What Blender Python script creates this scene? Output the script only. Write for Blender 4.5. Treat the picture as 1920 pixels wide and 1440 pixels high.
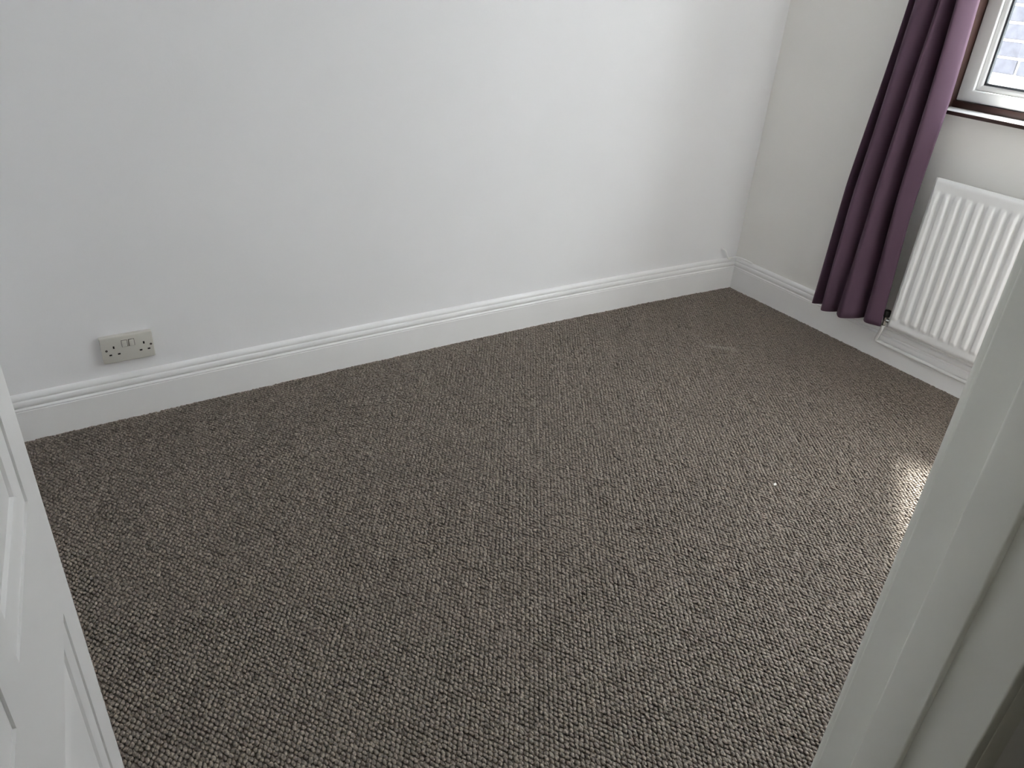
import bpy, bmesh, math, random
from mathutils import Vector, Matrix
from math import sin, cos, pi, radians, tan

SC = bpy.context.scene
COL = SC.collection
for o in list(bpy.data.objects):
    bpy.data.objects.remove(o)
random.seed(7)

# ------------------------------------------------------------------ camera
CAMP = Vector((-2.81108, -2.35928, 1.36303))
cam_d = bpy.data.cameras.new('camera')
cam_d.sensor_width = 36.0
cam_d.lens = 1435.14 / 1920 * 36
cam_d.clip_start = 0.02
cam = bpy.data.objects.new('camera', cam_d)
COL.objects.link(cam)
cam.matrix_world = Matrix(((0.848282, 0.217109, -0.482993, CAMP.x),
                           (-0.526279, 0.44679, -0.72347, CAMP.y),
                           (0.058725, 0.867896, 0.493263, CAMP.z),
                           (0, 0, 0, 1)))
SC.camera = cam

# ------------------------------------------------------------------ world: bright overcast sky
world = bpy.data.worlds.new('overcast_sky')
SC.world = world
world.use_nodes = True
wn = world.node_tree
wn.nodes.clear()
w_out = wn.nodes.new('ShaderNodeOutputWorld')
w_bg = wn.nodes.new('ShaderNodeBackground')
w_bg.inputs['Color'].default_value = (0.95, 0.965, 1.0, 1)
w_bg.inputs['Strength'].default_value = 16.0
wn.links.new(w_bg.outputs[0], w_out.inputs[0])

# view
SC.view_settings.view_transform = 'Standard'
SC.view_settings.look = 'None'
SC.view_settings.gamma = 1.0
SC.view_settings.use_curve_mapping = False
SC.view_settings.exposure = -0.13
SC.cycles.use_denoising = True
SC.cycles.max_bounces = 16
SC.cycles.diffuse_bounces = 12
SC.cycles.glossy_bounces = 6
SC.cycles.transparent_max_bounces = 12
SC.cycles.sample_clamp_indirect = 30.0


def link(o, parent=None):
    COL.objects.link(o)
    if parent is not None:
        o.parent = parent
    return o


# sun, high over the yard wall, falling steeply through the window
sd = bpy.data.lights.new('sun', 'SUN')
sd.energy = 62.0
sd.angle = radians(8.0)
sd.color = (1.0, 0.955, 0.90)
so = bpy.data.objects.new('sun', sd)
link(so)
so.rotation_euler = Vector((-0.57, -0.47, -1.0)).to_track_quat('-Z', 'Y').to_euler()
so.location = (3, 2, 5)

# added unseen fill light behind the camera, lifts the near doorframe
ld = bpy.data.lights.new('landing_fill', 'AREA')
ld.shape = 'DISK'
ld.size = 0.3
ld.energy = 1.0
ld.color = (1.0, 0.96, 0.84)
lo = bpy.data.objects.new('landing_fill', ld)
link(lo)
lo.location = (-2.5, -3.0, 2.33)


# ------------------------------------------------------------------ helpers
def mat(name, color, rough=0.5, spec=0.5, noise=None, bump=None, coat=0.0, metal=0.0, sheen=0.0):
    m = bpy.data.materials.new(name)
    m.use_nodes = True
    nt = m.node_tree
    b = nt.nodes['Principled BSDF']
    b.inputs['Base Color'].default_value = (*color, 1)
    b.inputs['Roughness'].default_value = rough
    b.inputs['Specular IOR Level'].default_value = spec
    b.inputs['Metallic'].default_value = metal
    b.inputs['Coat Weight'].default_value = coat
    b.inputs['Sheen Weight'].default_value = sheen
    geo = nt.nodes.new('ShaderNodeNewGeometry')
    if noise:
        sc, amt = noise
        n = nt.nodes.new('ShaderNodeTexNoise')
        n.inputs['Scale'].default_value = sc
        n.inputs['Detail'].default_value = 4
        nt.links.new(geo.outputs['Position'], n.inputs['Vector'])
        r = nt.nodes.new('ShaderNodeMapRange')
        r.inputs['From Min'].default_value = 0.3
        r.inputs['From Max'].default_value = 0.7
        r.inputs['To Min'].default_value = 1 - amt
        r.inputs['To Max'].default_value = 1 + amt
        nt.links.new(n.outputs[0], r.inputs['Value'])
        mx = nt.nodes.new('ShaderNodeVectorMath')
        mx.operation = 'SCALE'
        mx.inputs[0].default_value = color
        nt.links.new(r.outputs[0], mx.inputs['Scale'])
        nt.links.new(mx.outputs[0], b.inputs['Base Color'])
    if bump:
        sc, st, dist = bump
        n = nt.nodes.new('ShaderNodeTexNoise')
        n.inputs['Scale'].default_value = sc
        n.inputs['Detail'].default_value = 3
        nt.links.new(geo.outputs['Position'], n.inputs['Vector'])
        bp = nt.nodes.new('ShaderNodeBump')
        bp.inputs['Strength'].default_value = st
        bp.inputs['Distance'].default_value = dist
        nt.links.new(n.outputs[0], bp.inputs['Height'])
        nt.links.new(bp.outputs[0], b.inputs['Normal'])
    return m


M = {}
M['wall'] = mat('matte_white_emulsion', (0.865, 0.867, 0.88), 0.85, 0.2, noise=(2.5, 0.015), bump=(140, 0.15, 0.001))
M['wall_end'] = mat('matte_warm_white_emulsion', (0.875, 0.865, 0.84), 0.85, 0.2, noise=(2.5, 0.015), bump=(140, 0.15, 0.001))
M['ceiling'] = mat('ceiling_white', (0.88, 0.88, 0.87), 0.9, 0.2)
M['landing'] = mat('landing_beige_paint', (0.6, 0.58, 0.5), 0.85, 0.2)
M['gloss'] = mat('white_satin_woodwork', (0.87, 0.87, 0.87), 0.35, 0.5, noise=(6, 0.01), bump=(60, 0.05, 0.001))
M['frame_paint'] = mat('white_gloss_doorframe', (0.85, 0.855, 0.81), 0.38, 0.5, noise=(5, 0.015), bump=(40, 0.08, 0.002))
M['door'] = mat('white_moulded_door', (0.82, 0.82, 0.82), 0.4, 0.5, bump=(90, 0.08, 0.001))
M['radiator'] = mat('radiator_enamel', (0.84, 0.845, 0.85), 0.3, 0.5)
M['pipe'] = mat('painted_pipe', (0.82, 0.82, 0.81), 0.35, 0.5)
M['chrome'] = mat('chrome', (0.7, 0.7, 0.7), 0.18, 0.5, metal=1.0)
M['black'] = mat('black_plastic', (0.02, 0.02, 0.02), 0.4)
M['cream'] = mat('aged_cream_plastic', (0.62, 0.605, 0.555), 0.4, 0.5)
M['hole'] = mat('socket_hole_black', (0.012, 0.011, 0.01), 0.8, 0.2)
M['upvc'] = mat('white_window_plastic', (0.80, 0.805, 0.805), 0.3, 0.5)
M['gasket'] = mat('grey_rubber_gasket', (0.07, 0.08, 0.09), 0.6)
M['timber'] = mat('dark_stained_timber', (0.045, 0.022, 0.018), 0.12, 0.6, noise=(20, 0.25), coat=1.0)
M['timber_matt'] = mat('dark_stained_timber_lining', (0.05, 0.024, 0.02), 0.4, 0.4, noise=(20, 0.25))
M['brick'] = mat('blue_grey_brick', (0.077, 0.080, 0.097), 0.9, 0.2, noise=(30, 0.15), bump=(200, 0.4, 0.002))
M['mortar'] = mat('pale_mortar', (0.62, 0.62, 0.60), 0.95, 0.1)
M['render'] = mat('white_painted_plinth', (0.8, 0.8, 0.78), 0.9, 0.2)
M['paving'] = mat('pale_concrete', (0.5, 0.49, 0.47), 0.95, 0.2, noise=(5, 0.1))
M['lint'] = mat('white_lint', (0.85, 0.83, 0.8), 0.9, 0.1)
M['cable'] = mat('painted_white_cable', (0.9, 0.9, 0.89), 0.4)


def glass_mat():
    m = bpy.data.materials.new('window_glass')
    m.use_nodes = True
    nt = m.node_tree
    nt.nodes.clear()
    out = nt.nodes.new('ShaderNodeOutputMaterial')
    mix = nt.nodes.new('ShaderNodeMixShader')
    tr = nt.nodes.new('ShaderNodeBsdfTransparent')
    tr.inputs[0].default_value = (0.93, 0.95, 0.95, 1)
    gl = nt.nodes.new('ShaderNodeBsdfGlossy')
    gl.inputs['Roughness'].default_value = 0.01
    lw = nt.nodes.new('ShaderNodeLayerWeight')
    lw.inputs[0].default_value = 0.5
    pw = nt.nodes.new('ShaderNodeMath')
    pw.operation = 'POWER'
    pw.inputs[1].default_value = 5.0
    ma = nt.nodes.new('ShaderNodeMath')
    ma.operation = 'MULTIPLY_ADD'
    ma.inputs[1].default_value = 0.96
    ma.inputs[2].default_value = 0.04
    nt.links.new(lw.outputs['Facing'], pw.inputs[0])
    nt.links.new(pw.outputs[0], ma.inputs[0])
    nt.links.new(ma.outputs[0], mix.inputs[0])
    nt.links.new(tr.outputs[0], mix.inputs[1])
    nt.links.new(gl.outputs[0], mix.inputs[2])
    nt.links.new(mix.outputs[0], out.inputs[0])
    return m


M['glass'] = glass_mat()


def curtain_mat():
    m = bpy.data.materials.new('plum_curtain_cloth')
    m.use_nodes = True
    nt = m.node_tree
    b = nt.nodes['Principled BSDF']
    out = nt.nodes['Material Output']
    c = (0.100, 0.056, 0.088)
    b.inputs['Base Color'].default_value = (*c, 1)
    b.inputs['Roughness'].default_value = 0.75
    b.inputs['Specular IOR Level'].default_value = 0.3
    b.inputs['Sheen Weight'].default_value = 0.2
    b.inputs['Sheen Roughness'].default_value = 0.4
    b.inputs['Sheen Tint'].default_value = (0.75, 0.55, 0.7, 1)
    geo = nt.nodes.new('ShaderNodeNewGeometry')
    n = nt.nodes.new('ShaderNodeTexNoise')
    n.inputs['Scale'].default_value = 900
    nt.links.new(geo.outputs['Position'], n.inputs['Vector'])
    bp = nt.nodes.new('ShaderNodeBump')
    bp.inputs['Strength'].default_value = 0.25
    bp.inputs['Distance'].default_value = 0.0005
    nt.links.new(n.outputs[0], bp.inputs['Height'])
    nt.links.new(bp.outputs[0], b.inputs['Normal'])
    t = nt.nodes.new('ShaderNodeBsdfTranslucent')
    t.inputs[0].default_value = (0.35, 0.12, 0.25, 1)
    mix = nt.nodes.new('ShaderNodeMixShader')
    mix.inputs[0].default_value = 0.05
    nt.links.new(b.outputs[0], mix.inputs[1])
    nt.links.new(t.outputs[0], mix.inputs[2])
    nt.links.new(mix.outputs[0], out.inputs[0])
    return m


M['curtain'] = curtain_mat()


def carpet_mat():
    """taupe flecked loop yarn with a faint scuff near the corner"""
    m = bpy.data.materials.new('taupe_loop_carpet')
    m.use_nodes = True
    nt = m.node_tree
    L = nt.links.new
    b = nt.nodes['Principled BSDF']
    b.inputs['Roughness'].default_value = 0.48
    b.inputs['Specular IOR Level'].default_value = 1.7
    b.inputs['Specular Tint'].default_value = (1.0, 0.92, 0.83, 1)
    b.inputs['Sheen Weight'].default_value = 0.12
    b.inputs['Sheen Tint'].default_value = (1.0, 0.9, 0.8, 1)
    b.inputs['Sheen Roughness'].default_value = 0.3
    geo = nt.nodes.new('ShaderNodeNewGeometry')

    def noise(scale, detail=2.0):
        n = nt.nodes.new('ShaderNodeTexNoise')
        n.inputs['Scale'].default_value = scale
        n.inputs['Detail'].default_value = detail
        L(geo.outputs['Position'], n.inputs['Vector'])
        return n
    # per tuft tone
    n1 = noise(190, 1.0)
    r1 = nt.nodes.new('ShaderNodeValToRGB')
    cr = r1.color_ramp
    cr.elements[0].position = 0.36
    cr.elements[0].color = (0.040, 0.028, 0.022, 1)
    cr.elements[1].position = 0.66
    cr.elements[1].color = (0.250, 0.202, 0.163, 1)
    e = cr.elements.new(0.5)
    e.color = (0.112, 0.086, 0.067, 1)
    L(n1.outputs[0], r1.inputs[0])
    # broad mottling (wear)
    n2 = noise(5.0, 3.0)
    r2 = nt.nodes.new('ShaderNodeMapRange')
    r2.inputs['From Min'].default_value = 0.3
    r2.inputs['From Max'].default_value = 0.7
    r2.inputs['To Min'].default_value = 0.93
    r2.inputs['To Max'].default_value = 1.07
    L(n2.outputs[0], r2.inputs['Value'])
    # scuff: short pale streak on the floor
    ax, ay, bx, by = -0.590, -0.436, -0.497, -0.525
    sub = nt.nodes.new('ShaderNodeVectorMath')
    sub.operation = 'SUBTRACT'
    L(geo.outputs['Position'], sub.inputs[0])
    sub.inputs[1].default_value = (ax, ay, 0)
    ln = math.hypot(bx - ax, by - ay)
    dx, dy = (bx - ax) / ln, (by - ay) / ln

    def dot(v):
        d = nt.nodes.new('ShaderNodeVectorMath')
        d.operation = 'DOT_PRODUCT'
        L(sub.outputs[0], d.inputs[0])
        d.inputs[1].default_value = v
        return d

    def math_(op, a, b_=None, v=None, clamp=False):
        q = nt.nodes.new('ShaderNodeMath')
        q.operation = op
        q.use_clamp = clamp
        L(a, q.inputs[0])
        if b_ is not None:
            L(b_, q.inputs[1])
        elif v is not None:
            q.inputs[1].default_value = v
        return q
    al = dot((dx, dy, 0))
    ac = dot((-dy, dx, 0))
    e1 = math_('ABSOLUTE', math_('SUBTRACT', al.outputs['Value'], v=ln / 2).outputs[0])
    m1 = nt.nodes.new('ShaderNodeMapRange')
    m1.inputs['From Min'].default_value = ln / 2 - 0.02
    m1.inputs['From Max'].default_value = ln / 2 + 0.02
    m1.inputs['To Min'].default_value = 1
    m1.inputs['To Max'].default_value = 0
    L(e1.outputs[0], m1.inputs['Value'])
    e2 = math_('ABSOLUTE', ac.outputs['Value'])
    m2 = nt.nodes.new('ShaderNodeMapRange')
    m2.inputs['From Min'].default_value = 0.002
    m2.inputs['From Max'].default_value = 0.024
    m2.inputs['To Min'].default_value = 1
    m2.inputs['To Max'].default_value = 0
    L(e2.outputs[0], m2.inputs['Value'])
    n3 = noise(60, 2.0)
    mk = math_('MULTIPLY', m1.outputs[0], m2.outputs[0])
    mk2 = math_('MULTIPLY', mk.outputs[0], n3.outputs[0])
    mk3 = math_('MULTIPLY', mk2.outputs[0], v=0.75, clamp=True)
    sc = nt.nodes.new('ShaderNodeVectorMath')
    sc.operation = 'SCALE'
    L(r1.outputs[0], sc.inputs[0])
    L(r2.outputs[0], sc.inputs['Scale'])
    mx = nt.nodes.new('ShaderNodeMix')
    mx.data_type = 'RGBA'
    L(mk3.outputs[0], mx.inputs[0])
    L(sc.outputs[0], mx.inputs[6])
    mx.inputs[7].default_value = (0.42, 0.38, 0.33, 1)
    L(mx.outputs[2], b.inputs['Base Color'])
    nb = noise(700, 2.0)
    bp = nt.nodes.new('ShaderNodeBump')
    bp.inputs['Strength'].default_value = 0.5
    bp.inputs['Distance'].default_value = 0.001
    L(nb.outputs[0], bp.inputs['Height'])
    L(bp.outputs[0], b.inputs['Normal'])
    return m


M['carpet'] = carpet_mat()


def from_bm(name, bm, m, parent=None, smooth=False, bevel=0.0, seg=2):
    if bevel > 0:
        bmesh.ops.remove_doubles(bm, verts=bm.verts, dist=1e-6)
        es = [e for e in bm.edges if len(e.link_faces) == 2 and e.calc_face_angle(0) > 0.5]
        bmesh.ops.bevel(bm, geom=es, offset=bevel, segments=seg, affect='EDGES', profile=0.5, clamp_overlap=True)
    bmesh.ops.recalc_face_normals(bm, faces=bm.faces)
    me = bpy.data.meshes.new(name)
    bm.to_mesh(me)
    bm.free()
    if smooth:
        for p in me.polygons:
            p.use_smooth = True
        me.set_sharp_from_angle(angle=radians(40))
    for mm in (m if isinstance(m, (list, tuple)) else [m]):
        me.materials.append(mm)
    return link(bpy.data.objects.new(name, me), parent)


def box(bm, x0, x1, y0, y1, z0, z1):
    vs = [bm.verts.new((x, y, z)) for x in (x0, x1) for y in (y0, y1) for z in (z0, z1)]
    for f in ((0, 1, 3, 2), (4, 6, 7, 5), (0, 4, 5, 1), (2, 3, 7, 6), (0, 2, 6, 4), (1, 5, 7, 3)):
        bm.faces.new([vs[i] for i in f])


def boxo(name, dims, m, parent=None, bevel=0.0, smooth=False, seg=2):
    bm = bmesh.new()
    box(bm, *dims)
    return from_bm(name, bm, m, parent, smooth or bevel > 0, bevel, seg)


def empty(name, loc, rz=0.0):
    o = bpy.data.objects.new(name, None)
    o.location = loc
    o.rotation_euler = (0, 0, rz)
    o.empty_display_size = 0.1
    return link(o)


def tag(o, label, cat, kind=None, group=None):
    o['label'] = label
    o['category'] = cat
    if kind:
        o['kind'] = kind
    if group:
        o['group'] = group
    return o


def tube(bm, pts, r, n=12, cap=True):
    pts = [Vector(p) for p in pts]
    rings = []
    prev = None
    for i, p in enumerate(pts):
        a = pts[max(i - 1, 0)]
        c = pts[min(i + 1, len(pts) - 1)]
        t = (c - a).normalized()
        if prev is None:
            ref = Vector((0, 0, 1)) if abs(t.z) < 0.9 else Vector((1, 0, 0))
            nrm = t.cross(ref).normalized()
        else:
            nrm = (prev - t * prev.dot(t)).normalized()
        prev = nrm
        bn = t.cross(nrm)
        rings.append([bm.verts.new(p + (nrm * cos(2 * pi * k / n) + bn * sin(2 * pi * k / n)) * r) for k in range(n)])
    for i in range(len(rings) - 1):
        for k in range(n):
            bm.faces.new((rings[i][k], rings[i][(k + 1) % n], rings[i + 1][(k + 1) % n], rings[i + 1][k]))
    if cap:
        bm.faces.new(rings[0][::-1])
        bm.faces.new(rings[-1])


def round_path(pts, r, n=6):
    pts = [Vector(p) for p in pts]
    out = [pts[0]]
    for i in range(1, len(pts) - 1):
        a = (pts[i - 1] - pts[i]).normalized()
        b = (pts[i + 1] - pts[i]).normalized()
        p0 = pts[i] + a * r
        p1 = pts[i] + b * r
        for k in range(n + 1):
            t = k / n
            out.append((1 - t) ** 2 * p0 + 2 * t * (1 - t) * pts[i] + t * t * p1)
    out.append(pts[-1])
    return out


# ------------------------------------------------------------------ sizes
XL = -3.12                    # left wall
YD = CAMP.y + 0.2547                   # room face of the doorway wall
YO = CAMP.y + 0.1326          # landing face of the doorway wall
ZC = 2.40                     # ceiling
XJ = CAMP.x + 0.621           # right jamb face
XH = -2.983                   # left jamb face
YB = -3.35                    # landing back wall
T = 0.018


def bow(x):                    # the old long wall is slightly bowed
    u = min(max(-x / 3.0, 0), 1.0)
    return 4 * u * (1 - u) * (0.03186 - 0.02523 * (u - 0.5))


# ------------------------------------------------------------------ floor and carpet pile
bm = bmesh.new()
box(bm, XL - 0.1, 0.12, YB - 0.1, 0.12, -0.06, -0.0045)
floor = from_bm('floor', bm, M['carpet'])
tag(floor, 'taupe flecked loop-pile carpet covering the whole floor', 'floor', 'structure')

pm = bpy.data.meshes.new('carpet_pile')
pts = []
i = 0
x = XL + 0.004
while x < -T + 0.004:
    lim = bow(x) - T + 0.003
    j = 0
    y = -2.24
    while y < lim:
        if (i + j) % 2 or x > -T - 0.007 or y > lim - 0.010:
            if y > YD or (XH < x < XJ):
                pts.append((x + random.gauss(0, 0.0006), y + random.gauss(0, 0.0009), random.gauss(-0.0022, 0.0006)))
        y += 0.0092
        j += 1
    x += 0.0060
    i += 1
pm.from_pydata(pts, [], [])
pile = link(bpy.data.objects.new('carpet_pile', pm), floor)
pile['kind'] = 'stuff'
pm.materials.append(M['carpet'])
ng = bpy.data.node_groups.new('loops', 'GeometryNodeTree')
ng.interface.new_socket('Geometry', in_out='INPUT', socket_type='NodeSocketGeometry')
ng.interface.new_socket('Geometry', in_out='OUTPUT', socket_type='NodeSocketGeometry')
N_ = ng.nodes.new
gi, go = N_('NodeGroupInput'), N_('NodeGroupOutput')
ico = N_('GeometryNodeMeshIcoSphere')
ico.inputs['Radius'].default_value = 1.0
ico.inputs['Subdivisions'].default_value = 2
tf = N_('GeometryNodeTransform')
tf.inputs['Scale'].default_value = (0.0046, 0.0078, 0.0029)
ss = N_('GeometryNodeSetShadeSmooth')
sm = N_('GeometryNodeSetMaterial')
sm.inputs['Material'].default_value = M['carpet']
iop = N_('GeometryNodeInstanceOnPoints')
rv = N_('FunctionNodeRandomValue')
rv.data_type = 'FLOAT_VECTOR'
rv.inputs[0].default_value = (-0.22, -0.22, -0.22)
rv.inputs[1].default_value = (0.22, 0.22, 0.22)
rs = N_('FunctionNodeRandomValue')
rs.data_type = 'FLOAT_VECTOR'
rs.inputs[0].default_value = (0.82, 0.82, 0.8)
rs.inputs[1].default_value = (1.14, 1.14, 1.2)
rs.inputs['Seed'].default_value = 5
gl_ = ng.links.new
gl_(ico.outputs[0], tf.inputs[0])
gl_(tf.outputs[0], ss.inputs[0])
gl_(ss.outputs[0], sm.inputs[0])
gl_(gi.outputs[0], iop.inputs['Points'])
gl_(sm.outputs[0], iop.inputs['Instance'])
gl_(rv.outputs[0], iop.inputs['Rotation'])
gl_(rs.outputs[0], iop.inputs['Scale'])
gl_(iop.outputs[0], go.inputs[0])
md = pile.modifiers.new('loops', 'NODES')
md.node_group = ng

# ------------------------------------------------------------------ walls and ceiling
bm = bmesh.new()
NX = 64
prev = None
for k in range(NX + 1):
    x = (XL - 0.1) + (0.3 - (XL - 0.1)) * k / NX
    ring = [bm.verts.new((x, bow(x), -0.06)), bm.verts.new((x, bow(x), ZC + 0.1)),
            bm.verts.new((x, 0.25, ZC + 0.1)), bm.verts.new((x, 0.25, -0.06))]
    if prev:
        for a in range(4):
            bm.faces.new((prev[a], prev[(a + 1) % 4], ring[(a + 1) % 4], ring[a]))
    else:
        bm.faces.new(ring)
    prev = ring
bm.faces.new(prev[::-1])
wb = from_bm('wall_back', bm, M['wall'], smooth=True)
tag(wb, 'long plain white wall with the double socket low on it', 'wall', 'structure')

# window wall with opening
WY0, WY1, WZ0, WZ1 = -1.98, -0.742, 0.962, 2.28
bm = bmesh.new()
for d in ((0, 0.25, WY1, 0.2, -0.06, ZC + 0.1), (0, 0.25, YB, WY0, -0.06, ZC + 0.1),
          (0, 0.25, WY0, WY1, -0.06, WZ0 - 0.012), (0, 0.25, WY0, WY1, WZ1, ZC + 0.1)):
    box(bm, *d)
ww = from_bm('wall_right', bm, M['wall_end'])
tag(ww, 'short off-white wall holding the window and radiator', 'wall', 'structure')
wl = boxo('wall_left', (XL - 0.15, XL, YB - 0.1, 0.3, -0.06, ZC + 0.1), M['wall'])
tag(wl, 'white wall behind the open panelled door', 'wall', 'structure')
bm = bmesh.new()
for d in ((XL, XH - 0.032, YO + 0.0185, YD - 0.004, -0.06, ZC + 0.1), (XJ + 0.032, 0.0, YO + 0.0185, YD - 0.004, -0.06, ZC + 0.1),
          (XH - 0.032, XJ + 0.032, YO + 0.0185, YD - 0.004, 2.055, ZC + 0.1)):
    box(bm, *d)
wf = from_bm('wall_front', bm, M['wall'])
tag(wf, 'white wall around the doorway the room is seen from', 'wall', 'structure')
wh = boxo('wall_landing', (XL, 0.0, YB - 0.1, YB, -0.06, ZC + 0.1), M['landing'])
tag(wh, 'landing wall behind the viewer', 'wall', 'structure')
ce = boxo('ceiling', (XL - 0.15, 0.25, YB - 0.1, 0.3, ZC, ZC + 0.1), M['ceiling'])
tag(ce, 'plain white ceiling above the room', 'ceiling', 'structure')

# ------------------------------------------------------------------ skirting boards
PROF = [(0.0180, -0.012), (0.0180, 0.0985), (0.0168, 0.1000), (0.0168, 0.1010), (0.0182, 0.1025), (0.0182, 0.1055), (0.0168, 0.1070),
        (0.0140, 0.1085), (0.0128, 0.1100), (0.0152, 0.1125), (0.0168, 0.1160), (0.0172, 0.1200), (0.0165, 0.1250),
        (0.0150, 0.1285), (0.0118, 0.1305), (0.0105, 0.1320), (0.0125, 0.1345), (0.0130, 0.1375), (0.0120, 0.1420),
        (0.0090, 0.1465), (0.0045, 0.1495), (0.0, 0.1510), (-0.002, 0.1510), (-0.002, -0.012)]


def skirting(name, path, normal, m, label):
    """path: list of (x,y) along the wall face; normal(k) points into the room"""
    bm = bmesh.new()
    prev = None
    for k, (px, py) in enumerate(path):
        nx, ny = normal(k)
        ring = [bm.verts.new((px + nx * d, py + ny * d, z)) for d, z in PROF]
        if prev:
            for a in range(len(ring)):
                b_ = (a + 1) % len(ring)
                bm.faces.new((prev[a], prev[b_], ring[b_], ring[a]))
        else:
            bm.faces.new(ring)
        prev = ring
    bm.faces.new(prev[::-1])
    o = from_bm(name, bm, m)
    for p in o.data.polygons:
        p.use_smooth = True
    o.data.set_sharp_from_angle(angle=radians(24))
    return tag(o, label, 'skirting board', 'structure')


n = 48
skirting('baseboard_back', [(-0.0 + (XL) * k / n, bow(XL * k / n)) for k in range(n + 1)], lambda k: (-1, -1) if k == 0 else (0, -1),
         M['gloss'], 'moulded white skirting board along the long wall under the socket')
skirting('baseboard_right', [(0.0, 0.0), (0.0, YD)], lambda k: (-1, -1) if k == 0 else (-1, 0),
         M['gloss'], 'moulded white skirting board below the radiator and curtain')
skirting('baseboard_left', [(XL, 0.0), (XL, YD)], lambda k: (1, 0), M['gloss'],
         'moulded white skirting board behind the open door')

# ------------------------------------------------------------------ window
win = empty('window_1', (0.07, (WY0 + WY1) / 2, WZ0))
tag(win, 'white plastic window with dark timber surround beside the plum curtain', 'window', 'structure')


def wpart(name, dims, m, bevel=0.0, parent=None):
    o = boxo(name, dims, m, None, bevel)
    o.parent = parent or win
    if parent is None:
        o.matrix_parent_inverse = Matrix.Translation(-Vector(win.location))
    return o


def ring_part(name, y0, y1, z0, z1, w, x0, x1, m, bevel=0.0, wb_=None):
    """rectangular frame of member width w"""
    wb_ = wb_ or w
    bm = bmesh.new()
    o = [(y0, z0), (y1, z0), (y1, z1), (y0, z1)]
    i_ = [(y0 + w, z0 + wb_), (y1 - w, z0 + wb_), (y1 - w, z1 - w), (y0 + w, z1 - w)]
    V = {}
    for tagk, pl in (('o', o), ('i', i_)):
        for k, (yy, zz) in enumerate(pl):
            for xk, xx in enumerate((x0, x1)):
                V[tagk, k, xk] = bm.verts.new((xx, yy, zz))
    for k in range(4):
        q = (k + 1) % 4
        bm.faces.new((V['o', k, 0], V['o', q, 0], V['i', q, 0], V['i', k, 0]))
        bm.faces.new((V['o', k, 1], V['i', k, 1], V['i', q, 1], V['o', q, 1]))
        bm.faces.new((V['o', k, 0], V['o', k, 1], V['o', q, 1], V['o', q, 0]))
        bm.faces.new((V['i', k, 0], V['i', q, 0], V['i', q, 1], V['i', k, 1]))
    ob = from_bm(name, bm, m, None, bevel > 0, bevel)
    ob.parent = win
    ob.matrix_parent_inverse = Matrix.Translation(-Vector(win.location))
    return ob


# dark timber lining of the opening, sill board with a thin rounded front edge
for d_ in ((0.002, 0.18, WY1 - 0.014, WY1, WZ0 + 0.003, WZ1), (0.002, 0.18, WY0, WY0 + 0.014, WZ0 + 0.003, WZ1),
           (0.002, 0.18, WY0 + 0.014, WY1 - 0.014, WZ1 - 0.014, WZ1), (0.0705, 0.18, WY0 + 0.014, WY1 - 0.014, WZ0 - 0.004, WZ0 + 0.025)):
    lin = wpart('timber_lining', d_, M['timber_matt'], 0.0015)
    lin['label'] = 'dark brown timber lining'
# hollow front of the lower lining so the sill board shows: board sits on the wall
sill = wpart('window_sill', (-0.0245, 0.0715, WY0 - 0.04, WY1 + 0.03, WZ0 - 0.0085, WZ0 + 0.003), M['upvc'], 0.001)
edge = wpart('edge_strip', (-0.0270, -0.0245, WY0 - 0.04, WY1 + 0.03, WZ0 - 0.0100, WZ0 + 0.0020), M['timber_matt'], 0.0006, parent=sill)
edge['label'] = 'dark edging strip along the sill front'
FY0, FY1, FZ0, FZ1 = WY0 + 0.015, -0.7585, 0.988, WZ1 - 0.015
ring_part('outer_frame', FY0, FY1, FZ0, FZ1, 0.05, 0.08, 0.15, M['upvc'], 0.004, wb_=0.040)
MUL = (FY0 + FY1) / 2
wpart('mullion', (0.08, 0.15, MUL - 0.03, MUL + 0.03, FZ0 + 0.04, FZ1 - 0.05), M['upvc'], 0.003)
for (a, b_) in ((FY0 + 0.05, MUL - 0.03), (MUL + 0.03, FY1 - 0.05)):
    # bevelled glazing bead stepping back to the glass
    bm = bmesh.new()
    z0, z1 = FZ0 + 0.04, FZ1 - 0.05
    loops = []
    for (ins, xx) in ((0.0, 0.094), (0.004, 0.091), (0.012, 0.093), (0.020, 0.104), (0.020, 0.112), (0.0, 0.112)):
        loops.append([bm.verts.new((xx, yy, zz)) for yy, zz in
                      ((a + ins, z0 + ins), (b_ - ins, z0 + ins), (b_ - ins, z1 - ins), (a + ins, z1 - ins))])
    for q in range(len(loops)):
        L0, L1 = loops[q], loops[(q + 1) % len(loops)]
        for k in range(4):
            bm.faces.new((L0[k], L0[(k + 1) % 4], L1[(k + 1) % 4], L1[k]))
    bd = from_bm('glazing_bead', bm, M['upvc'], None, True)
    bd.parent = win
    bd.matrix_parent_inverse = Matrix.Translation(-Vector(win.location))
    g = ring_part('gasket', a + 0.018, b_ - 0.018, z0 + 0.018, z1 - 0.018, 0.008, 0.102, 0.114, M['gasket'])
    g['label'] = 'dark grey rubber gasket'
    gp = wpart('pane', (0.110, 0.114, a + 0.002, b_ - 0.002, z0 + 0.002, z1 - 0.002), M['glass'])
    gp['label'] = 'clear glass pane'

# ------------------------------------------------------------------ outside: brick wall across a narrow yard
XB = 1.20
ZP = 0.982
ZBT = 1.86
ow = empty('wall_outside', (XB, -0.6, -0.3))
tag(ow, 'pale blue-grey brick wall with light mortar, outside the window', 'brick wall', 'structure')


def oparent(o):
    o.parent = ow
    o.matrix_parent_inverse = Matrix.Translation(-Vector(ow.location))
    return o


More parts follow.
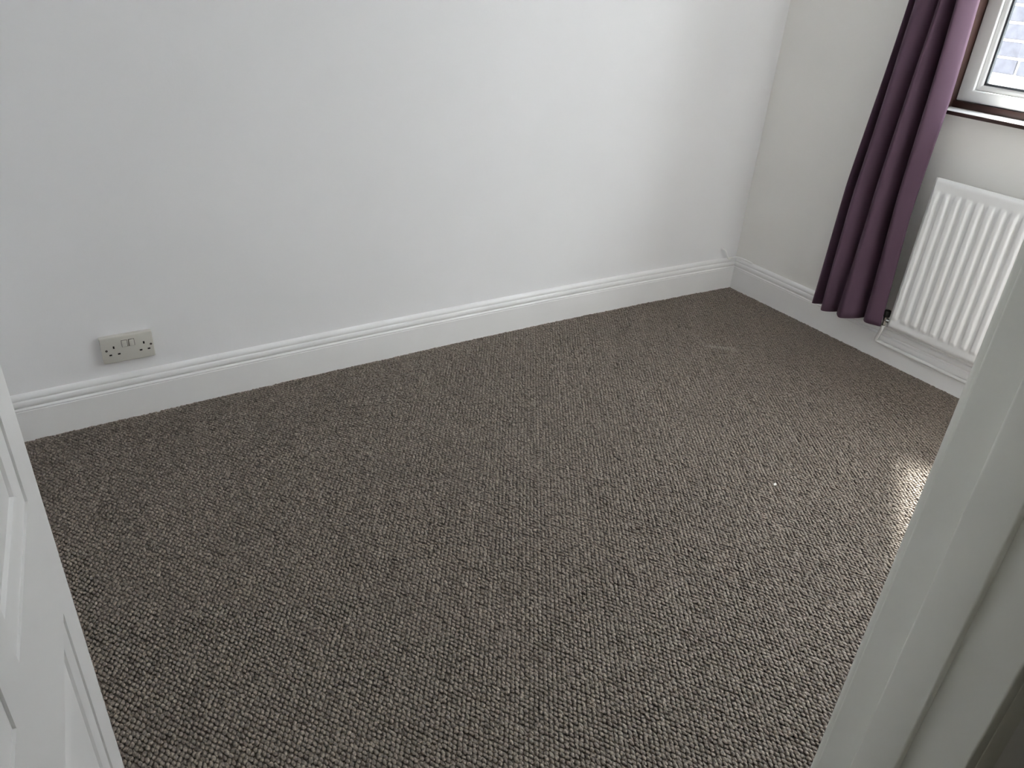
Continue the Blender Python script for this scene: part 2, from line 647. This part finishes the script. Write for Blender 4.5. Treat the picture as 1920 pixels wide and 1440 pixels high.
oparent(boxo('mortar_bed', (XB + 0.006, XB + 0.2, -3.4, 2.4, ZP, ZBT), M['mortar']))
pl = oparent(boxo('plinth', (XB - 0.02, XB + 0.2, -3.4, 2.4, -0.3, ZP), M['render']))
pl['label'] = 'white painted plinth below the bricks'
bm = bmesh.new()
box(bm, -0.004, 0.09, -0.1055, 0.1055, 0.0, 0.062)
es = [e for e in bm.edges]
bmesh.ops.bevel(bm, geom=es, offset=0.003, segments=1, affect='EDGES')
bmesh.ops.recalc_face_normals(bm, faces=bm.faces)
bme = bpy.data.meshes.new('brick')
bm.to_mesh(bme)
bm.free()
bme.materials.append(M['brick'])
CO = 0.0737
nbk = 0
rest = bmesh.new()
for r in range(int((ZBT - ZP) / CO)):
    for c in range(26):
        yy = 2.1925 - c * 0.223 - (0.1115 if r % 2 else 0)
        zz = ZP + 0.008 + r * CO
        if r < 18 and -2.1 < yy < 1.3 and nbk < 300:
            b = bpy.data.objects.new('brick', bme)
            COL.objects.link(b)
            b.parent = ow
            b.location = Vector((XB + random.uniform(-0.001, 0.001), yy, zz)) - Vector(ow.location)
            nbk += 1
        else:
            box(rest, XB - 0.004, XB + 0.09, yy - 0.1055, yy + 0.1055, zz, zz + 0.062)
rb = oparent(from_bm('distant_bricks', rest, M['brick']))
rb['kind'] = 'stuff'
yard = boxo('ground_outside', (0.25, XB, -3.4, 2.4, -0.4, -0.3), M['paving'])
tag(yard, 'pale concrete yard between the window and the brick wall', 'ground', 'structure')

# ------------------------------------------------------------------ doorway frame (near, at the camera)
df = empty('trim_1', ((XH + XJ) / 2, (YD + YO) / 2, 0))
tag(df, 'white gloss doorframe with raised stop, close at the picture edge', 'door frame', 'structure')


def dpart(name, dims, m=None, bevel=0.003, seg=3):
    o = boxo(name, dims, m or M['frame_paint'], None, bevel, seg=seg)
    o.parent = df
    o.matrix_parent_inverse = Matrix.Translation(-Vector(df.location))
    return o


SY0, SY1 = CAMP.y + 0.609 * 0.2953, CAMP.y + 0.609 * 0.3590
dpart('lining', (XJ, XJ + 0.030, YO, YD, -0.012, 2.05), bevel=0.0025, seg=3)
dpart('lining', (XH - 0.030, XH, YO, YD, -0.012, 2.05), bevel=0.0025, seg=3)
dpart('lining', (XH - 0.030, XJ + 0.030, YO + 0.018, YD, 2.0205, 2.05), bevel=0.002)
dpart('door_stop', (XJ - 0.012, XJ + 0.002, SY0, SY1, -0.012, 2.02), bevel=0.0025)
dpart('door_stop', (XH - 0.002, XH + 0.012, SY0, SY1, -0.012, 2.02), bevel=0.0025)
dpart('door_stop', (XH + 0.012, XJ - 0.012, SY0, SY1, 2.008, 2.0215), bevel=0.002)
for yy0, yy1 in ((YO, YO + 0.018), (YD - 0.004, YD + 0.014)):
    if yy0 > -2.15:
        dpart('architrave', (XJ + 0.018, XJ + 0.07, yy0, yy1, -0.012, 2.09), bevel=0.005)
    else:
        dpart('architrave', (XJ + 0.0305, XJ + 0.095, yy0, yy1, -0.012, 2.09), bevel=0.003)
        dpart('architrave', (XH - 0.095, XH - 0.0305, yy0, yy1, -0.012, 2.09), bevel=0.003)
    dpart('architrave', (XH - 0.07 if yy0 < -2.15 else XH + 0.02, XJ + 0.07, yy0, yy1, 2.0905, 2.148), bevel=0.005)

# ------------------------------------------------------------------ open panelled door
AZ = radians(4.8)
DH = Vector((-2.983, -2.101, 0)) + Vector((cos(AZ), -sin(AZ), 0)) * 0.035
door = empty('door_1', DH, radians(90) - AZ)   # local +x along the leaf, local -y is the visible face (towards +X world)
tag(door, 'open white six-panel moulded door at the left edge', 'door', 'structure')
DW, DT, DZ0, DZ1 = 0.762, 0.035, 0.008, 1.985
cols = [(0.095, 0.325), (0.400, 0.668)]
rows = [(0.19, 0.555), (0.745, 1.50), (1.60, 1.87)]
bm = bmesh.new()
xs = [0.0, cols[0][0], cols[0][1], cols[1][0], cols[1][1], DW]
for (a, b_) in ((xs[0], xs[1]), (xs[4], xs[5])):
    box(bm, a, b_, 0, DT, DZ0, DZ1)
zr = [DZ0, rows[0][0], rows[0][1], rows[1][0], rows[1][1], rows[2][0], rows[2][1], DZ1]
for k in (0, 2, 4, 6):
    box(bm, xs[1], xs[4], 0, DT, zr[k], zr[k + 1])
for k in (1, 3, 5):
    box(bm, xs[2], xs[3], 0, DT, zr[k], zr[k + 1])
bmesh.ops.remove_doubles(bm, verts=bm.verts, dist=1e-5)
seen = {}
for f in list(bm.faces):
    key = tuple(sorted(v.index for v in f.verts))
bm.verts.index_update()
dup = {}
for f in bm.faces:
    key = tuple(sorted(v.index for v in f.verts))
    dup.setdefault(key, []).append(f)
kill = [f for v in dup.values() if len(v) > 1 for f in v]
if kill:
    bmesh.ops.delete(bm, geom=kill, context='FACES_ONLY')
leaf = from_bm('stiles_and_rails', bm, M['door'], door)


def panel(x0, x1, z0, z1):
    bm = bmesh.new()
    prof = [(0.0, 0.0030), (0.003, 0.0034), (0.005, 0.0026), (0.014, 0.0030), (0.024, 0.0044), (0.031, 0.0062), (0.033, 0.0105), (0.036, 0.0110), (0.038, 0.0092),
            (0.060, 0.0050), (0.075, 0.0042)]
    for side in (0, 1):
        prev = None
        for ins, d in prof:
            yv = d if side == 0 else DT - d
            ring = [bm.verts.new((a, yv, c)) for a, c in ((x0 + ins, z0 + ins), (x1 - ins, z0 + ins), (x1 - ins, z1 - ins), (x0 + ins, z1 - ins))]
            if prev:
                for k in range(4):
                    bm.faces.new((prev[k], prev[(k + 1) % 4], ring[(k + 1) % 4], ring[k]))
            else:
                first = ring
            prev = ring
        bm.faces.new(prev)
        if side == 0:
            f0 = first
        else:
            for k in range(4):
                bm.faces.new((f0[k], first[k], first[(k + 1) % 4], f0[(k + 1) % 4]))
    o = from_bm('panel', bm, M['door'], door)
    for p in o.data.polygons:
        p.use_smooth = True
    o.data.set_sharp_from_angle(angle=radians(14))
    return o


for c in cols:
    for r in rows:
        panel(c[0], c[1], r[0], r[1])
# hinges at the jamb and lever handle above the frame of view
for z in (0.22, 1.0, 1.75):
    bm = bmesh.new()
    tube(bm, [(-0.008, DT - 0.002, z - 0.04), (-0.008, DT - 0.002, z + 0.04)], 0.005, 10)
    from_bm('hinge', bm, M['chrome'], door, True)

# ------------------------------------------------------------------ radiator
RX = -0.098
RY0, RY1 = -0.869, -0.869 - 0.74
RZ0, RZ1 = 0.171, 0.7536
rad = empty('radiator', (RX, (RY0 + RY1) / 2, RZ0))
tag(rad, 'white ribbed panel radiator under the window, right of the curtain', 'radiator')
Rinv = Matrix.Translation(-Vector(rad.location))


def sstep(a, b_, v):
    t = min(max((v - a) / (b_ - a), 0), 1)
    return t * t * (3 - 2 * t)


PIT = 0.03945
FY = -0.8915
NR = 18
bm = bmesh.new()
ysamp = []
yy = RY0
ny = int(abs(RY1 - RY0) / 0.0032)
ysamp = [RY0 + (RY1 - RY0) * k / ny for k in range(ny + 1)]
zsamp = [RZ0 + (RZ1 - RZ0) * k / 90 for k in range(91)]
CR = 0.014


def rad_depth(y, z):
    k = round((FY - y) / PIT)
    if 0 <= k < NR:
        d = abs(y - (FY - k * PIT)) / PIT         # 0 at crest
        h = 1 - sstep(0.16, 0.40, d)
    else:
        h = 0
    em = sstep(RZ0 + 0.034, RZ0 + 0.052, z) * (1 - sstep(RZ1 - 0.060, RZ1 - 0.040, z))
    return h * em


grid = []
for z in zsamp:
    row = []
    for y in ysamp:
        # rounded panel edge
        e = min(abs(y - RY0), abs(y - RY1), z - RZ0, RZ1 - z)
        back = 0.010 * (1 - sstep(0, 0.010, e))
        row.append(bm.verts.new((RX + 0.0105 - 0.0070 * rad_depth(y, z) - 0.002 + back, y, z)))
    grid.append(row)
for a in range(len(zsamp) - 1):
    for b_ in range(len(ysamp) - 1):
        bm.faces.new((grid[a][b_], grid[a][b_ + 1], grid[a + 1][b_ + 1], grid[a + 1][b_]))
fp = from_bm('front_panel', bm, M['radiator'], None, True)
for p in fp.data.polygons:
    p.use_smooth = True
fp.parent = rad
fp.matrix_parent_inverse = Rinv


def rpart(name, dims, m, bevel=0.0):
    o = boxo(name, dims, m, None, bevel)
    o.parent = rad
    o.matrix_parent_inverse = Rinv
    return o


rpart('back_shell', (RX + 0.0150, RX + 0.032, RY1 + 0.001, RY0 - 0.001, RZ0 + 0.001, RZ1 - 0.001), M['radiator'], 0.005)
for yb in (RY0 - 0.12, RY1 + 0.12):
    rpart('wall_bracket', (RX + 0.031, -0.0006, yb - 0.015, yb + 0.015, RZ0 + 0.08, RZ1 - 0.08), M['radiator'])
# lockshield valve at the lower left corner
VY, VZ, VX = -0.846, 0.188, -0.066
bm = bmesh.new()
tube(bm, [(VX, VY, VZ - 0.022), (VX, VY, VZ + 0.014)], 0.0095, 12)
tube(bm, [(VX, VY, VZ), (VX, RY0 + 0.001, VZ)], 0.009, 12)
v = from_bm('valve', bm, M['chrome'], None, True)
v.parent = rad
v.matrix_parent_inverse = Rinv
v['label'] = 'small chrome valve'
bm = bmesh.new()
tube(bm, [(VX, VY, VZ + 0.012), (VX, VY, VZ + 0.040)], 0.012, 14)
k_ = from_bm('valve_cap', bm, M['black'], v, True, 0.003)
k_.matrix_parent_inverse = Matrix.Identity(4)
k_['label'] = 'dark valve cap'
# pipe
bm = bmesh.new()
PX = -0.0335
tube(bm, round_path([(VX, VY, VZ - 0.0225), (VX, VY + 0.004, VZ - 0.045), (PX, VY + 0.030, 0.0790), (PX, -1.2, 0.0775), (PX, YD + 0.02, 0.0765)], 0.012), 0.0072, 14)
pp = from_bm('heating_pipe', bm, M['pipe'], None, True)
tag(pp, 'thin white-painted heating pipe running along the skirting under the radiator', 'pipe')

# ------------------------------------------------------------------ curtain
ZT = 2.26
NT, NZ = 150, 64


def lerp3(keys, z):
    for (z0, v0), (z1, v1) in zip(keys, keys[1:]):
        if z <= z1 or (z1, v1) == keys[-1]:
            t = min(max((z - z0) / (z1 - z0), 0), 1)
            if isinstance(v0, tuple):
                return tuple(a + (b - a) * t for a, b in zip(v0, v1))
            return v0 + (v1 - v0) * t


def cur_pt(t, z, key=[(0.15, (0, .17, .385, .70, 1)), (0.65, (0, .11, .41, .71, 1)), (1.3, (0, .085, .46, .72, 1)), (2.3, (0, .12, .45, .72, 1))]):
    L_ = lerp3([(0.15, -0.531), (0.65, -0.550), (1.3, -0.588), (2.3, -0.61)], z)
    R_ = lerp3([(0.15, -0.848), (0.65, -0.826), (1.3, -0.806), (2.3, -0.80)], z)
    br = lerp3(key, z)
    xs_ = lerp3([(0.15, (-.135, -.150, -.140, -.112)), (0.65, (-.130, -.150, -.145, -.125)), (1.3, (-.115, -.135, -.125, -.13)), (2.3, (-.11, -.12, -.12, -.12))], z)
    vs_ = (-.075, -.078, -.085, -.045, lerp3([(0.15, -.090), (0.60, -.088), (1.0, -.055), (2.3, -.05)], z))
    for k in range(4):
        if t <= br[k + 1] or k == 3:
            u = (t - br[k]) / (br[k + 1] - br[k])
            s = max(sin(pi * min(max(u, 0), 1)), 0) ** 0.62
            base = vs_[k] + (vs_[k + 1] - vs_[k]) * u
            xx = base + (xs_[k] - base) * s
            # slight curl of the cloth into each valley
            yy = L_ + (R_ - L_) * (t + 0.022 * sin(2 * pi * u) * (br[k + 1] - br[k]) * 2)
            xx += 0.003 * sin(z * 7 + k * 2.1)
            return xx, yy


bm = bmesh.new()
rowsv = []
for a in range(NZ + 1):
    z = 0.150 + (ZT - 0.150) * a / NZ
    row = []
    for c in range(NT + 1):
        t = c / NT
        xx, yy = cur_pt(t, z)
        zz = z
        if a == 0:
            zz = z + 0.004 * sin(9 * t + 1) + 0.004 * t + 0.012 * max(0, (t - 0.68) / 0.32)
        row.append(bm.verts.new((xx, yy, zz)))
    rowsv.append(row)
for a in range(NZ):
    for c in range(NT):
        bm.faces.new((rowsv[a][c], rowsv[a][c + 1], rowsv[a + 1][c + 1], rowsv[a + 1][c]))
cu = from_bm('curtain', bm, M['curtain'])
for p in cu.data.polygons:
    p.use_smooth = True
sol = cu.modifiers.new('thickness', 'SOLIDIFY')
sol.thickness = 0.0018
tag(cu, 'plum purple curtain hanging in deep folds beside the window', 'curtain')

# ------------------------------------------------------------------ double socket
SX, SZ = -2.7266, 0.1981
SYF = -0.0095
wy = bow(-2.65)
sock = empty('double_socket', (SX + 0.073, wy, SZ))
tag(sock, 'aged cream double switched wall socket low on the long white wall', 'socket')
sock.rotation_euler = (0, 0, 0)
PT = wy - SYF
bm = bmesh.new()
box(bm, -0.073, 0.073, -PT, 0.001, 0, 0.086)
from_bm('faceplate', bm, M['cream'], sock, True, 0.0035, 3)


def spos(a, b_):
    return (-0.073 + 0.146 * a, 0.086 * (1 - b_))


def rectp(name, a, b_, w, h, m, parent, out=0.0006, bevel=0.0, deep=0.002):
    cx, cz = spos(a, b_)
    bm = bmesh.new()
    box(bm, cx - w / 2, cx + w / 2, -PT - out, -PT + deep, cz - h / 2, cz + h / 2)
    return from_bm(name, bm, m, parent, bevel > 0, bevel)


for (a, b_) in ((.453, .31), (.588, .31)):
    rectp('switch_surround', a, b_, 0.0165, 0.0225, M['hole'], sock, out=0.0002)
    s_ = rectp('rocker_switch', a, b_, 0.0145, 0.0205, M['cream'], sock, out=0.0028, bevel=0.001)
for (a, b_) in ((.24, .40), (.815, .40)):
    rectp('pin_hole', a, b_, 0.0046, 0.0082, M['hole'], sock, 0.0003)
for (a, b_) in ((.157, .676), (.318, .674), (.738, .668), (.893, .665)):
    rectp('pin_hole', a, b_, 0.0074, 0.0046, M['hole'], sock, 0.0003)
for (a, b_) in ((.0955, .495), (.945, .502)):
    cx, cz = spos(a, b_)
    bm = bmesh.new()
    tube(bm, [(cx, -PT + 0.001, cz), (cx, -PT - 0.0004, cz)], 0.0034, 14)
    o = from_bm('screw_recess', bm, M['hole'], sock)
    bm = bmesh.new()
    tube(bm, [(cx, -PT, cz), (cx, -PT - 0.0007, cz)], 0.0020, 10)
    from_bm('screw', bm, M['chrome'], o)

# ------------------------------------------------------------------ small cable in the corner
bm = bmesh.new()
cpts = [(-0.104, 0.006, 0.198), (-0.103, -0.010, 0.199), (-0.100, -0.021, 0.192), (-0.093, -0.025, 0.174), (-0.078, -0.024, 0.160),
        (-0.055, -0.019, 0.156), (-0.030, -0.022, 0.156), (-0.016, -0.034, 0.156), (-0.010, -0.055, 0.155), (-0.008, -0.085, 0.1535), (-0.007, -0.110, 0.152)]
P2 = []
for a in range(len(cpts) - 1):
    p0 = Vector(cpts[max(a - 1, 0)])
    p1, p2 = Vector(cpts[a]), Vector(cpts[a + 1])
    p3 = Vector(cpts[min(a + 2, len(cpts) - 1)])
    for q in range(5):
        t = q / 5
        P2.append(0.5 * ((2 * p1) + (p2 - p0) * t + (2 * p0 - 5 * p1 + 4 * p2 - p3) * t * t + (3 * p1 - p0 - 3 * p2 + p3) * t ** 3))
P2.append(Vector(cpts[-1]))
tube(bm, P2, 0.0045, 8)
cb = from_bm('cable', bm, M['cable'], None, True)
tag(cb, 'short white cable coming out of the wall into the corner above the skirting', 'cable')

# ------------------------------------------------------------------ fluff on the carpet
bm = bmesh.new()
bmesh.ops.create_icosphere(bm, subdivisions=2, radius=1.0)
for v_ in bm.verts:
    k = 1 + random.uniform(-0.25, 0.25)
    v_.co = Vector((v_.co.x * 0.0060 * k, v_.co.y * 0.0042 * k, v_.co.z * 0.0030))
fl = from_bm('lint', bm, M['lint'], None, True)
fl.location = (-1.083, -1.238, 0.0035)
fl.rotation_euler = (0, 0, 0.5)
tag(fl, 'tiny white speck of fluff lying on the carpet', 'lint')
